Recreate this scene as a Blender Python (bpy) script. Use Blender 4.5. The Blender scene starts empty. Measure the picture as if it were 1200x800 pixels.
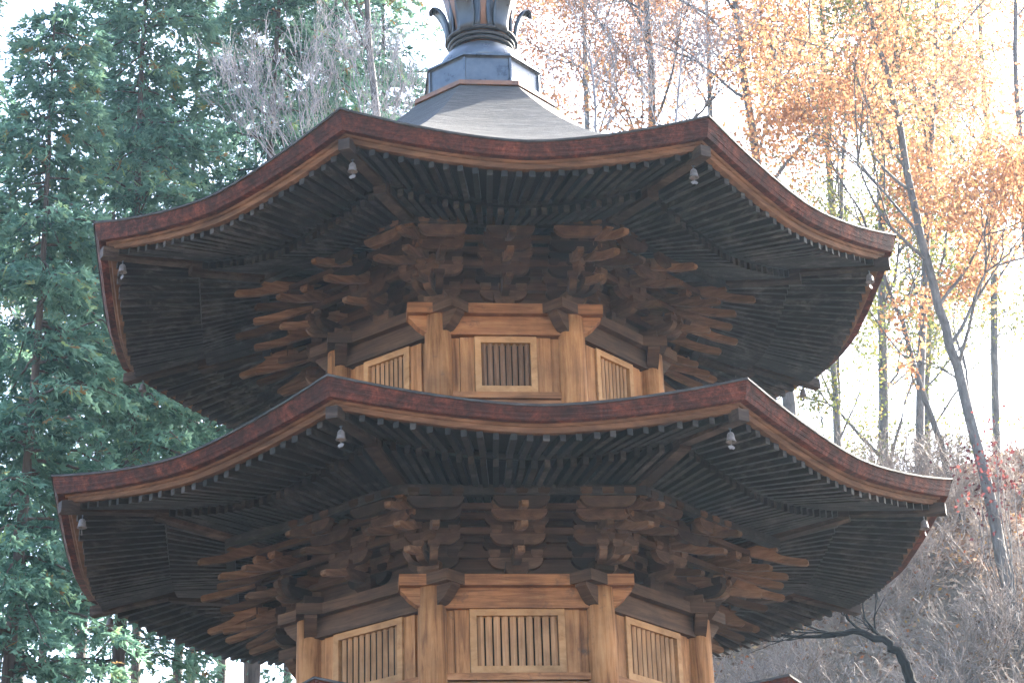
import bpy, math, random
import numpy as np
from mathutils import Vector, Matrix
R = math.radians
rnd = random.Random(7)
S = bpy.context.scene
COL = S.collection
K = math.cos(math.pi / 8)
T8 = math.tan(math.pi / 8)

# ------------------------------------------------------------------ helpers
class MB:
    """collects shapes that are linked as ONE mesh object"""
    def __init__(s): s.v = []; s.f = []
    def add(s, vs, fs, M=None):
        o = len(s.v)
        s.v += [tuple(M @ Vector(p)) if M is not None else tuple(p) for p in vs]
        s.f += [tuple(i + o for i in f) for f in fs]
        return s
    def box(s, x0, x1, y0, y1, z0, z1, M=None, top=1.0, bot=1.0):
        cx, cy = (x0 + x1) / 2, (y0 + y1) / 2
        def q(x, y, k): return (cx + (x - cx) * k, cy + (y - cy) * k)
        vs = [(*q(x, y, k), z) for z, k in ((z0, bot), (z1, top)) for x, y in ((x0, y0), (x1, y0), (x1, y1), (x0, y1))]
        fs = [(3, 2, 1, 0), (4, 5, 6, 7), (0, 1, 5, 4), (1, 2, 6, 5), (2, 3, 7, 6), (3, 0, 4, 7)]
        return s.add(vs, fs, M)
    def prism(s, pts, y0, y1, M=None):
        """outline pts (x,z), counter-clockwise seen from -y, extruded along y"""
        n = len(pts)
        vs = [(x, y0, z) for x, z in pts] + [(x, y1, z) for x, z in pts]
        fs = [tuple(range(n)), tuple(range(2 * n - 1, n - 1, -1))]
        fs += [(i, i + n, (i + 1) % n + n, (i + 1) % n) for i in range(n)]
        return s.add(vs, fs, M)
    def loft(s, rings, cap=True, M=None):
        n = len(rings[0]); vs = [p for r in rings for p in r]; fs = []
        for i in range(len(rings) - 1):
            for j in range(n):
                a, b = i * n + j, i * n + (j + 1) % n
                fs.append((a, b, b + n, a + n))
        if cap:
            fs.append(tuple(range(n - 1, -1, -1))); fs.append(tuple(range((len(rings) - 1) * n, len(rings) * n)))
        return s.add(vs, fs, M)
    def lathe(s, prof, n=24, M=None, phase=0.0):
        rings = [[(r * math.cos(2 * math.pi * j / n + phase), r * math.sin(2 * math.pi * j / n + phase), z) for j in range(n)] for r, z in prof]
        return s.loft(rings, True, M)
    def build(s, name, mat, parent=None, smooth=False, M=None):
        me = bpy.data.meshes.new(name); me.from_pydata(s.v, [], s.f); me.materials.append(mat)
        if smooth: me.polygons.foreach_set('use_smooth', [True] * len(me.polygons))
        return link(name, me, parent, M)

def link(name, me, parent=None, M=None):
    o = bpy.data.objects.new(name, me); COL.objects.link(o)
    if parent is not None: o.parent = parent
    if M is not None: o.matrix_local = M
    return o
def empty(name, loc=(0, 0, 0), rz=0.0, parent=None):
    o = bpy.data.objects.new(name, None); COL.objects.link(o)
    o.location = loc; o.rotation_euler = (0, 0, rz); o.empty_display_size = .3
    if parent is not None: o.parent = parent
    return o
def tag(o, label, cat, group=None):
    o['label'] = label; o['category'] = cat
    if group: o['group'] = group
    return o
def np_mesh(name, V, F, mat, tint=None, smooth=False):
    """V (n,3), F (m,4) or (m,3) arrays -> mesh, optional per-face tint"""
    me = bpy.data.meshes.new(name); k = F.shape[1]; m = len(F)
    me.vertices.add(len(V)); me.vertices.foreach_set('co', V.astype(np.float32).ravel())
    me.loops.add(m * k); me.loops.foreach_set('vertex_index', F.astype(np.int32).ravel())
    me.polygons.add(m); me.polygons.foreach_set('loop_start', np.arange(0, m * k, k, dtype=np.int32))
    if tint is not None:
        a = me.attributes.new('tint', 'FLOAT', 'FACE'); a.data.foreach_set('value', tint.astype(np.float32))
    me.update(calc_edges=True); me.materials.append(mat)
    if smooth: me.polygons.foreach_set('use_smooth', [True] * m)
    me.validate(); return me

# ------------------------------------------------------------------ materials
def newmat(name):
    m = bpy.data.materials.new(name); m.use_nodes = True
    nt = m.node_tree; b = nt.nodes['Principled BSDF']; return m, nt, b
def N(nt, t, **kw):
    n = nt.nodes.new(t)
    for k, v in kw.items():
        if k in n.inputs: n.inputs[k].default_value = v
        else: setattr(n, k, v)
    return n
def ramp(nt, stops):
    r = nt.nodes.new('ShaderNodeValToRGB'); e = r.color_ramp.elements
    while len(e) < len(stops): e.new(0.5)
    for i, (p, c) in enumerate(stops): e[i].position = p; e[i].color = (*c, 1)
    return r
def wood(name, dark, mid, light, scale, rough=.75, bump=.35, rand=.25, blotch=None, spec=.25):
    dark, mid, light = [tuple(q * .72 for q in c) for c in (dark, mid, light)]
    if blotch: blotch = (blotch[0], blotch[1], tuple(q * .72 for q in blotch[2]))
    m, nt, b = newmat(name); L = nt.links
    tc = N(nt, 'ShaderNodeTexCoord'); mp = N(nt, 'ShaderNodeMapping'); mp.inputs['Scale'].default_value = scale
    L.new(tc.outputs['Object'], mp.inputs['Vector'])
    n1 = N(nt, 'ShaderNodeTexNoise', Scale=1.0, Detail=9.0, Roughness=.68, Distortion=.6); L.new(mp.outputs[0], n1.inputs['Vector'])
    r1 = ramp(nt, [(.28, dark), (.5, mid), (.74, light)]); L.new(n1.outputs[0], r1.inputs[0])
    n2 = N(nt, 'ShaderNodeTexNoise', Scale=2.3, Detail=5.0, Roughness=.6); L.new(tc.outputs['Object'], n2.inputs['Vector'])
    r2 = ramp(nt, [(.3, (.5, .5, .52)), (.55, (1, 1, 1)), (.8, (1.25, 1.18, 1.1))]); L.new(n2.outputs[0], r2.inputs[0])
    mx = N(nt, 'ShaderNodeMix', data_type='RGBA', blend_type='MULTIPLY'); mx.inputs[0].default_value = .8
    L.new(r1.outputs[0], mx.inputs[6]); L.new(r2.outputs[0], mx.inputs[7]); out = mx.outputs[2]
    oi = N(nt, 'ShaderNodeObjectInfo'); mr = N(nt, 'ShaderNodeMapRange'); mr.inputs[3].default_value = 1 - rand; mr.inputs[4].default_value = 1 + rand
    L.new(oi.outputs['Random'], mr.inputs[0])
    hs = N(nt, 'ShaderNodeHueSaturation'); L.new(mr.outputs[0], hs.inputs['Value']); L.new(out, hs.inputs['Color']); out = hs.outputs[0]
    if blotch:
        n3 = N(nt, 'ShaderNodeTexNoise', Scale=blotch[0], Detail=8.0, Roughness=.7); L.new(tc.outputs['Object'], n3.inputs['Vector'])
        r3 = ramp(nt, [(blotch[1], (0, 0, 0)), (blotch[1] + .12, (1, 1, 1))]); L.new(n3.outputs[0], r3.inputs[0])
        m2 = N(nt, 'ShaderNodeMix', data_type='RGBA'); L.new(r3.outputs[0], m2.inputs[0]); L.new(out, m2.inputs[6]); m2.inputs[7].default_value = (*blotch[2], 1); out = m2.outputs[2]
    L.new(out, b.inputs['Base Color']); b.inputs['Roughness'].default_value = rough; b.inputs['Specular IOR Level'].default_value = spec
    bp = N(nt, 'ShaderNodeBump', Strength=bump, Distance=.012); L.new(n1.outputs[0], bp.inputs['Height']); L.new(bp.outputs[0], b.inputs['Normal'])
    return m
M_ = {}
M_['body_v'] = wood('pale_cedar_upright', (.13, .048, .016), (.45, .205, .08), (.64, .345, .15), (19, 19, 1.3), bump=.6, blotch=(3.6, .60, (.11, .07, .05)), rand=.16)
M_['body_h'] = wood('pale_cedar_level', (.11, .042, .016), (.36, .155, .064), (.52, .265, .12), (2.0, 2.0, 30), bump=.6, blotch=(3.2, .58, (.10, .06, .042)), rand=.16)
M_['beam_dark'] = wood('dark_beam', (.03, .016, .009), (.085, .045, .025), (.15, .085, .05), (2.0, 2.0, 26), rand=.16)  # darker brown for wall plates and tie beams on every face but the front
M_['frame'] = wood('fresh_cedar_frame', (.32, .155, .064), (.50, .27, .12), (.61, .355, .17), (5, 5, 9), bump=.15, rand=.1)
M_['bars'] = wood('weathered_bars', (.26, .13, .06), (.45, .25, .125), (.57, .345, .185), (22, 22, 1.5), rand=.2)
M_['bars_old'] = wood('brown_lattice_bars', (.14, .07, .04), (.24, .135, .08), (.34, .20, .12), (22, 22, 1.5), rand=.2)
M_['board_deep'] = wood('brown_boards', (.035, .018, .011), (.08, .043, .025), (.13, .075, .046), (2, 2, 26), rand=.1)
M_['bracket'] = wood('old_bracket_wood', (.04, .0235, .016), (.098, .058, .038), (.16, .10, .067), (5, 5, 14), rand=.8)
M_['tusk'] = wood('bracket_arm_wood', (.07, .037, .022), (.155, .086, .050), (.25, .15, .092), (3, 22, 22), rand=.65)
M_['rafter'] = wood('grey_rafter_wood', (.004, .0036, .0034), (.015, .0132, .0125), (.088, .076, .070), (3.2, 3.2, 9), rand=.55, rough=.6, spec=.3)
M_['rafter_end'] = wood('rafter_end_grain', (.06, .034, .021), (.12, .07, .042), (.18, .11, .07), (9, 9, 9), rand=.3)
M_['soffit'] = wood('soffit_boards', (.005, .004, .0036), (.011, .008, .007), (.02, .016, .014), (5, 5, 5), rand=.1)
M_['eave'] = wood('eave_board', (.05, .026, .015), (.14, .072, .04), (.26, .145, .088), (1.8, 1.8, 22), rand=.1, blotch=(1.6, .6, (.09, .05, .035)))
M_['hip'] = wood('hip_rafter_wood', (.014, .010, .008), (.042, .028, .021), (.14, .095, .07), (3, 3, 16), rand=.15)
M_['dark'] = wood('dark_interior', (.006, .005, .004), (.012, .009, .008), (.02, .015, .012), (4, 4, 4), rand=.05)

def bark_edge():
    m, nt, b = newmat('red_bark_edge'); L = nt.links
    tc = N(nt, 'ShaderNodeTexCoord'); mp = N(nt, 'ShaderNodeMapping'); mp.inputs['Scale'].default_value = (1.6, 1.6, 60)
    L.new(tc.outputs['Object'], mp.inputs['Vector'])
    n1 = N(nt, 'ShaderNodeTexNoise', Scale=1.5, Detail=8.0, Roughness=.7); L.new(mp.outputs[0], n1.inputs['Vector'])
    n2 = N(nt, 'ShaderNodeTexNoise', Scale=4.5, Detail=12.0, Roughness=.8, Distortion=.5); L.new(tc.outputs['Object'], n2.inputs['Vector'])
    r2 = ramp(nt, [(.30, (.010, .004, .0035)), (.46, (.036, .011, .008)), (.57, (.095, .026, .015)), (.66, (.17, .058, .033)), (.75, (.085, .028, .02)), (.85, (.23, .165, .135))]); L.new(n2.outputs[0], r2.inputs[0])
    r1 = ramp(nt, [(.3, (.45, .45, .45)), (.6, (1.1, 1.1, 1.1))]); L.new(n1.outputs[0], r1.inputs[0])
    mx = N(nt, 'ShaderNodeMix', data_type='RGBA', blend_type='MULTIPLY'); mx.inputs[0].default_value = .7
    L.new(r2.outputs[0], mx.inputs[6]); L.new(r1.outputs[0], mx.inputs[7])
    n3 = N(nt, 'ShaderNodeTexNoise', Scale=17.0, Detail=9.0, Roughness=.75); L.new(tc.outputs['Object'], n3.inputs['Vector'])
    r3 = ramp(nt, [(.36, (.25, .25, .27)), (.52, (.95, .9, .9)), (.68, (1.7, 1.55, 1.5))]); L.new(n3.outputs[0], r3.inputs[0])
    m3 = N(nt, 'ShaderNodeMix', data_type='RGBA', blend_type='MULTIPLY'); m3.inputs[0].default_value = .8
    L.new(mx.outputs[2], m3.inputs[6]); L.new(r3.outputs[0], m3.inputs[7])
    L.new(m3.outputs[2], b.inputs['Base Color']); b.inputs['Roughness'].default_value = .75; b.inputs['Specular IOR Level'].default_value = .25
    bp = N(nt, 'ShaderNodeBump', Strength=.6, Distance=.012); L.new(n1.outputs[0], bp.inputs['Height']); L.new(bp.outputs[0], b.inputs['Normal'])
    return m
M_['bark_edge'] = bark_edge()
def shingle():
    m, nt, b = newmat('grey_bark_shingle'); L = nt.links
    tc = N(nt, 'ShaderNodeTexCoord'); sp = N(nt, 'ShaderNodeSeparateXYZ'); L.new(tc.outputs['Object'], sp.inputs[0])
    n0 = N(nt, 'ShaderNodeTexNoise', Scale=9.0, Detail=3.0); L.new(tc.outputs['Object'], n0.inputs['Vector'])
    ma = N(nt, 'ShaderNodeMath', operation='MULTIPLY_ADD'); L.new(n0.outputs[0], ma.inputs[0]); ma.inputs[1].default_value = .025; L.new(sp.outputs[2], ma.inputs[2])
    m1 = N(nt, 'ShaderNodeMath', operation='MULTIPLY'); L.new(ma.outputs[0], m1.inputs[0]); m1.inputs[1].default_value = 24
    fr = N(nt, 'ShaderNodeMath', operation='FRACT'); L.new(m1.outputs[0], fr.inputs[0])
    rr = ramp(nt, [(0, (.42, .42, .42)), (.25, (1, 1, 1)), (1, (.85, .85, .85))]); L.new(fr.outputs[0], rr.inputs[0])
    mp = N(nt, 'ShaderNodeMapping'); mp.inputs['Scale'].default_value = (5, 5, 26); L.new(tc.outputs['Object'], mp.inputs['Vector'])
    n1 = N(nt, 'ShaderNodeTexNoise', Scale=1.0, Detail=8.0, Roughness=.7); L.new(mp.outputs[0], n1.inputs['Vector'])
    r1 = ramp(nt, [(.3, (.010, .010, .010)), (.5, (.026, .0255, .025)), (.72, (.062, .060, .058))]); L.new(n1.outputs[0], r1.inputs[0])
    mx = N(nt, 'ShaderNodeMix', data_type='RGBA', blend_type='MULTIPLY'); mx.inputs[0].default_value = .7
    L.new(r1.outputs[0], mx.inputs[6]); L.new(rr.outputs[0], mx.inputs[7]); L.new(mx.outputs[2], b.inputs['Base Color'])
    b.inputs['Roughness'].default_value = .8
    bp = N(nt, 'ShaderNodeBump', Strength=.7, Distance=.02); L.new(n1.outputs[0], bp.inputs['Height']); L.new(bp.outputs[0], b.inputs['Normal'])
    return m
M_['shingle'] = shingle()
def metal(name, c0, c1, rough, metallic, sc=6.0):
    m, nt, b = newmat(name); L = nt.links
    tc = N(nt, 'ShaderNodeTexCoord'); n = N(nt, 'ShaderNodeTexNoise', Scale=sc, Detail=7.0, Roughness=.65); L.new(tc.outputs['Object'], n.inputs['Vector'])
    r = ramp(nt, [(.35, c0), (.65, c1)]); L.new(n.outputs[0], r.inputs[0]); L.new(r.outputs[0], b.inputs['Base Color'])
    r2 = ramp(nt, [(.3, (rough * .7,) * 3), (.7, (min(1, rough * 1.4),) * 3)]); L.new(n.outputs[0], r2.inputs[0]); L.new(r2.outputs[0], b.inputs['Roughness'])
    b.inputs['Metallic'].default_value = metallic
    return m
M_['black_metal'] = metal('black_lacquered_metal', (.05, .06, .075), (.10, .115, .135), .32, .6)
M_['dark_metal'] = metal('dark_bronze', (.022, .026, .033), (.045, .052, .064), .33, .6)
M_['copper'] = metal('brown_copper', (.10, .05, .032), (.21, .105, .065), .5, .4)
M_['bell'] = metal('pale_bronze_bell', (.07, .066, .066), (.16, .148, .148), .55, .2, 20)
M_['stone'] = wood('foundation_stone', (.16, .15, .14), (.26, .25, .23), (.36, .34, .32), (6, 6, 6), rand=.05)

def leafmat(name, stops, trans=.45, rough=.6):
    m = bpy.data.materials.new(name); m.use_nodes = True; nt = m.node_tree; L = nt.links; nt.nodes.clear()
    out = N(nt, 'ShaderNodeOutputMaterial'); at = N(nt, 'ShaderNodeAttribute', attribute_name='tint')
    r = ramp(nt, stops); L.new(at.outputs['Fac'], r.inputs[0])
    d = N(nt, 'ShaderNodeBsdfDiffuse'); t = N(nt, 'ShaderNodeBsdfTranslucent'); mx = N(nt, 'ShaderNodeMixShader'); mx.inputs[0].default_value = trans
    L.new(r.outputs[0], d.inputs[0]); L.new(r.outputs[0], t.inputs[0]); L.new(d.outputs[0], mx.inputs[1]); L.new(t.outputs[0], mx.inputs[2]); L.new(mx.outputs[0], out.inputs[0])
    return m
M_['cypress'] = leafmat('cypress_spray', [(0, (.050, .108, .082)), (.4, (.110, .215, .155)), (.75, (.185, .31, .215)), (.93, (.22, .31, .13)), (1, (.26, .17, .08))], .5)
M_['orange'] = leafmat('orange_autumn_leaf', [(0, (.22, .10, .06)), (.4, (.36, .185, .10)), (.75, (.44, .26, .13)), (1, (.48, .34, .12))], .5)
M_['russet'] = leafmat('russet_autumn_leaf', [(0, (.16, .08, .055)), (.5, (.30, .165, .105)), (1, (.40, .25, .16))], .5)
M_['yellowgreen'] = leafmat('yellow_green_leaf', [(0, (.07, .09, .03)), (.5, (.14, .16, .05)), (1, (.28, .2, .05))], .5)
M_['red'] = leafmat('red_vine_leaf', [(0, (.05, .014, .016)), (.5, (.10, .028, .03)), (1, (.16, .05, .042))], .4)
M_['litter'] = leafmat('fallen_leaf', [(0, (.10, .055, .036)), (.5, (.28, .18, .125)), (.86, (.50, .38, .28)), (.95, (.36, .2, .05)), (1, (.34, .07, .035))], .2)
M_['bark'] = wood('grey_bark', (.065, .058, .054), (.145, .132, .125), (.24, .225, .215), (12, 12, 3), rand=.15, bump=.8)
M_['paletwig'] = wood('pale_grey_twig', (.20, .19, .20), (.32, .31, .33), (.42, .41, .43), (10, 10, 3), rand=.15, bump=.2)
M_['cedarbark'] = wood('brown_cedar_bark', (.045, .032, .026), (.10, .075, .062), (.17, .135, .115), (14, 14, 1.5), rand=.15, bump=.9)
M_['brush'] = wood('brushwood_twig', (.18, .135, .11), (.33, .265, .225), (.48, .40, .35), (10, 10, 3), rand=.3, bump=.2)
M_['darkbark'] = wood('dark_wet_bark', (.006, .005, .005), (.014, .012, .011), (.028, .025, .023), (12, 12, 3), rand=.1, spec=.03, rough=.95)

def groundmat():
    m, nt, b = newmat('leafy_soil'); L = nt.links
    tc = N(nt, 'ShaderNodeTexCoord')
    n1 = N(nt, 'ShaderNodeTexNoise', Scale=.6, Detail=10.0, Roughness=.7); L.new(tc.outputs['Object'], n1.inputs['Vector'])
    n2 = N(nt, 'ShaderNodeTexNoise', Scale=9.0, Detail=9.0, Roughness=.75); L.new(tc.outputs['Object'], n2.inputs['Vector'])
    r1 = ramp(nt, [(.3, (.085, .066, .047)), (.48, (.20, .155, .115)), (.6, (.29, .225, .17)), (.75, (.13, .135, .065))]); L.new(n1.outputs[0], r1.inputs[0])
    r2 = ramp(nt, [(.3, (.35, .33, .32)), (.6, (1.1, 1.05, 1)), (.8, (1.5, 1.4, 1.3))]); L.new(n2.outputs[0], r2.inputs[0])
    mx = N(nt, 'ShaderNodeMix', data_type='RGBA', blend_type='MULTIPLY'); mx.inputs[0].default_value = .9
    L.new(r1.outputs[0], mx.inputs[6]); L.new(r2.outputs[0], mx.inputs[7]); L.new(mx.outputs[2], b.inputs['Base Color']); b.inputs['Roughness'].default_value = .95
    bp = N(nt, 'ShaderNodeBump', Strength=.8, Distance=.08); L.new(n2.outputs[0], bp.inputs['Height']); L.new(bp.outputs[0], b.inputs['Normal'])
    return m
M_['ground'] = groundmat()

# ------------------------------------------------------------------ camera
F_PX, DIST, PITCH, ROLL, YAW, PHI = 2500.145, 20.498, .40497, .03256, .01142, .09599
CAM = Vector((0, -DIST, 1.6))
fw = Vector((math.sin(YAW) * math.cos(PITCH), math.cos(YAW) * math.cos(PITCH), math.sin(PITCH)))
rt = Vector((math.cos(YAW), -math.sin(YAW), 0)); up = rt.cross(fw)
RT = rt * math.cos(ROLL) - up * math.sin(ROLL); UP = rt * math.sin(ROLL) + up * math.cos(ROLL)
cd = bpy.data.cameras.new('camera'); cam = bpy.data.objects.new('camera', cd); COL.objects.link(cam)
mw = Matrix((RT, UP, -fw)).transposed().to_4x4(); mw.translation = CAM; cam.matrix_world = mw
cd.lens = F_PX / 1200 * 36; cd.sensor_width = 36; cd.clip_start = .1; cd.clip_end = 3000
S.camera = cam
def at(x, y, d):
    """world point seen at reference-photo position (x,y), d metres forward along +Y from the camera"""
    v = fw * F_PX + RT * (x - 600) + UP * (400 - y); return CAM + v * (d / v.y)

# ------------------------------------------------------------------ pagoda
PG = empty('pagoda', (0, 0, 0), PHI)
tag(PG, 'tall octagonal wooden pagoda with tiers of upturned bark roofs and dense bracketing', 'pagoda')
def nrm(k): th = R(45 * k); return Vector((math.sin(th), -math.cos(th), 0))
def tan_(k): th = R(45 * k); return Vector((math.cos(th), math.sin(th), 0))
def fp(k, a, s, z): return nrm(k) * a + tan_(k) * s + Vector((0, 0, z))
def face_matrix(k, a=0.0, s=0.0, z=0.0):
    """local x = along the face, local y = INTO the building, z = up"""
    n, t = nrm(k), tan_(k); m = Matrix((t, -n, Vector((0, 0, 1)))).transposed().to_4x4(); m.translation = fp(k, a, s, z); return m
PW = 1.6
def sweep(section, nu=18, faces=range(8), closed=True):
    """ring round the octagon; section(u) -> [(apothem, z)] at edge position u in -1..1"""
    mb = MB()
    for k in faces:
        rings = []
        for i in range(nu + 1):
            u = -1 + 2 * i / nu
            rings.append([tuple(fp(k, a, u * T8 * a, z)) for a, z in section(u)])
        n = len(rings[0]); vs = [p for r in rings for p in r]; fs = []
        for i in range(nu):
            for j in range(n if closed else n - 1):
                a, b = i * n + j, i * n + (j + 1) % n
                fs.append((a, a + n, b + n, b))
        mb.add(vs, fs)
    return mb

def roof(Re, zc, rise, a_top, z_top, conc, aw, p3, soff, kioi_a, nraf, th, detail=True, covering_label=None):
    """one storey's roof: bark covering, thick red edge, eave board, rafters in two tiers, hip rafters"""
    ae = Re * K; zm = zc - rise
    def ez(u, f=1.0): return zm + rise * f * abs(u) ** PW
    def rsec(u):
        pts = []
        for i in range(13):
            v = i / 12; a = ae + .012 + (a_top - ae) * v
            pts.append((a, ez(u, (1 - v) ** 1.6) + (z_top - zm) * (conc * v + (1 - conc) * v * v) + .004))
        return pts
    cov = sweep(rsec, 20, closed=False).build('roof', M_['shingle'], PG)
    if covering_label: cov['label'] = covering_label
    tk = lambda u: th * (1 + .42 * abs(u) ** 1.8)
    sweep(lambda u: [(ae + .012, ez(u) + .002), (ae + .012, ez(u) - .016), (ae - .2, ez(u) - .016), (ae - .2, ez(u) + .03)], 20).build('roof_edge_lip', M_['shingle'], cov)
    NL = 7
    def lay(u):
        pts = []
        for q in range(NL):
            t0, t1 = q / NL, (q + 1) / NL; z0 = ez(u) - .0165 - (tk(u) - .0165) * t0; z1 = ez(u) - .0165 - (tk(u) - .0165) * t1
            o0 = .004 + .048 * t0 ** 2 + (.004 if q % 2 else 0); w_ = .0025 * math.sin(u * 23 + q * 2.1) * math.sin(u * 9 + q)
            pts += [(ae - o0 + w_, z0), (ae - o0 - .007 + w_, z1 + .003)]
        return pts + [(ae - .30, ez(u) - tk(u)), (ae - .30, ez(u) - .0165)]
    sweep(lay, 40).build('bark_edge', M_['bark_edge'], cov)
    eb = lambda u: ez(u) - tk(u)
    sweep(lambda u: [(ae - .115, eb(u) + .002), (ae - .125, eb(u) - .020), (ae - .145, eb(u) - .022), (ae - .16, eb(u) - .062), (ae - .22, eb(u) - .062), (ae - .22, eb(u) + .002)], 24).build('eave_board', M_['eave'], cov)
    zk = lambda u: eb(u) - .064          # top of flying rafter tips
    kz = lambda u: soff['kioi'] + rise * .72 * abs(u) ** PW   # top of the base rafters at the kioi strip
    pz = lambda u: soff['purlin'] + rise * .28 * abs(u) ** PW  # top of base rafters over the purlin
    at_, ak, ap = ae - .205, kioi_a, p3
    # boards above the rafters
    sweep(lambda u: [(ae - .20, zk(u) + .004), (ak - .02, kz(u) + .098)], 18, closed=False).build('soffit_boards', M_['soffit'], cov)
    ai = aw + .02; 
    def bz(u, a): return pz(u) + (kz(u) - pz(u)) * (a - ap) / (ak - ap)
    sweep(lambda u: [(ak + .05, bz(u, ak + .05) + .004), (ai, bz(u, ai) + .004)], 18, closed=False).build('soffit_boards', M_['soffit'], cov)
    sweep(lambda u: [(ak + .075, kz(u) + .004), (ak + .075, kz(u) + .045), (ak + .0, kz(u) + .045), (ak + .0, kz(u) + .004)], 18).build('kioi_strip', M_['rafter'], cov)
    def bar(p0, p1, w, h0, h1, mb):
        p0, p1 = Vector(p0), Vector(p1); d = (p1 - p0); side = Vector((-d.y, d.x, 0)).normalized() * (w / 2)
        r0 = [p0 - side, p0 + side, p0 + side - Vector((0, 0, h0)), p0 - side - Vector((0, 0, h0))]
        r1 = [p1 - side, p1 + side, p1 + side - Vector((0, 0, h1)), p1 - side - Vector((0, 0, h1))]
        mb.loft([[tuple(q) for q in r0], [tuple(q) for q in r1]])
    def ends(o):
        o.data.materials.append(M_['rafter_end']); n = len(o.data.polygons); mi = np.zeros(n, np.int32); mi[4::6] = 1; o.data.polygons.foreach_set('material_index', mi)
    rest = MB()
    order = [0, 7, 1, 6, 2, 5, 3, 4]
    jr = random.Random(int(Re * 1000))
    for k in order:
        for j in range(nraf):
            u = (j + .5) / nraf * 2 - 1
            u += jr.uniform(-.006, .006); dz = jr.uniform(-.004, .004)
            w = .052 + jr.uniform(-.005, .005); ln = jr.uniform(-.012, .012)
            f1 = fp(k, at_ + ln, u * T8 * (at_ + ln), zk(u) + dz); f0 = fp(k, ak - .03, u * T8 * (ak - .03), kz(u) + .094 + dz)
            b1 = fp(k, ak + .07, u * T8 * (ak + .07), bz(u, ak + .07) + dz); b0 = fp(k, ai, u * T8 * ai, bz(u, ai) + dz)
            for q, (s0, s1, h0, h1) in enumerate(((f0, f1, .072, .058), (b0, b1, .085, .075))):
                if detail and k == 0:
                    mb = MB(); bar(s0, s1, w, h0, h1, mb); ends(mb.build('rafter', M_['rafter'], cov))
                else: bar(s0, s1, w, h0, h1, rest)
    ro = rest.build('rafters', M_['rafter'], cov); ro['kind'] = 'stuff'; ends(ro)
    # hip rafters
    for k in range(8):
        c = R(45 * k + 22.5); dv = Vector((math.sin(c), -math.cos(c), 0)); mb = MB()
        r_t = Re - .085; r_k = ak / K
        z_t = zk(1); z_k = kz(1)
        bar(dv * (r_k - .05) + Vector((0, 0, z_k + .09)), dv * r_t + Vector((0, 0, z_t - .006)), .105, .13, .105, mb)
        mb.build('hip_rafter', M_['hip'], cov)
        mb = MB(); bar(dv * (ai / K) + Vector((0, 0, bz(1, ai) - .004)), dv * (r_k + .16) + Vector((0, 0, bz(1, ak + .15) - .004)), .12, .13, .12, mb)
        mb.build('hip_rafter', M_['hip'], cov)
    return [(R(45 * k + 22.5), Re - .30, zk(1) - .112) for k in range(8)]

# storey figures -----------------------------------------------------------
AW2, AW3, AW1 = 2.0 * K, 1.695 * K, 2.28 * K
tips3 = roof(4.285, 10.903, .29, .70, 13.06, .43, AW3, 2.34, dict(kioi=10.47, purlin=10.66), 2.90, 24, .135, True)
tips2 = roof(4.553, 8.276, .255, 1.62, 8.80, .8, AW2, 2.60, dict(kioi=7.90, purlin=7.92), 3.14, 24, .125, True)
tips1 = roof(4.794, 5.697, .255, 1.93, 6.12, .8, AW1, 2.88, dict(kioi=5.33, purlin=5.36), 3.34, 24, .125, False)

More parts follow.
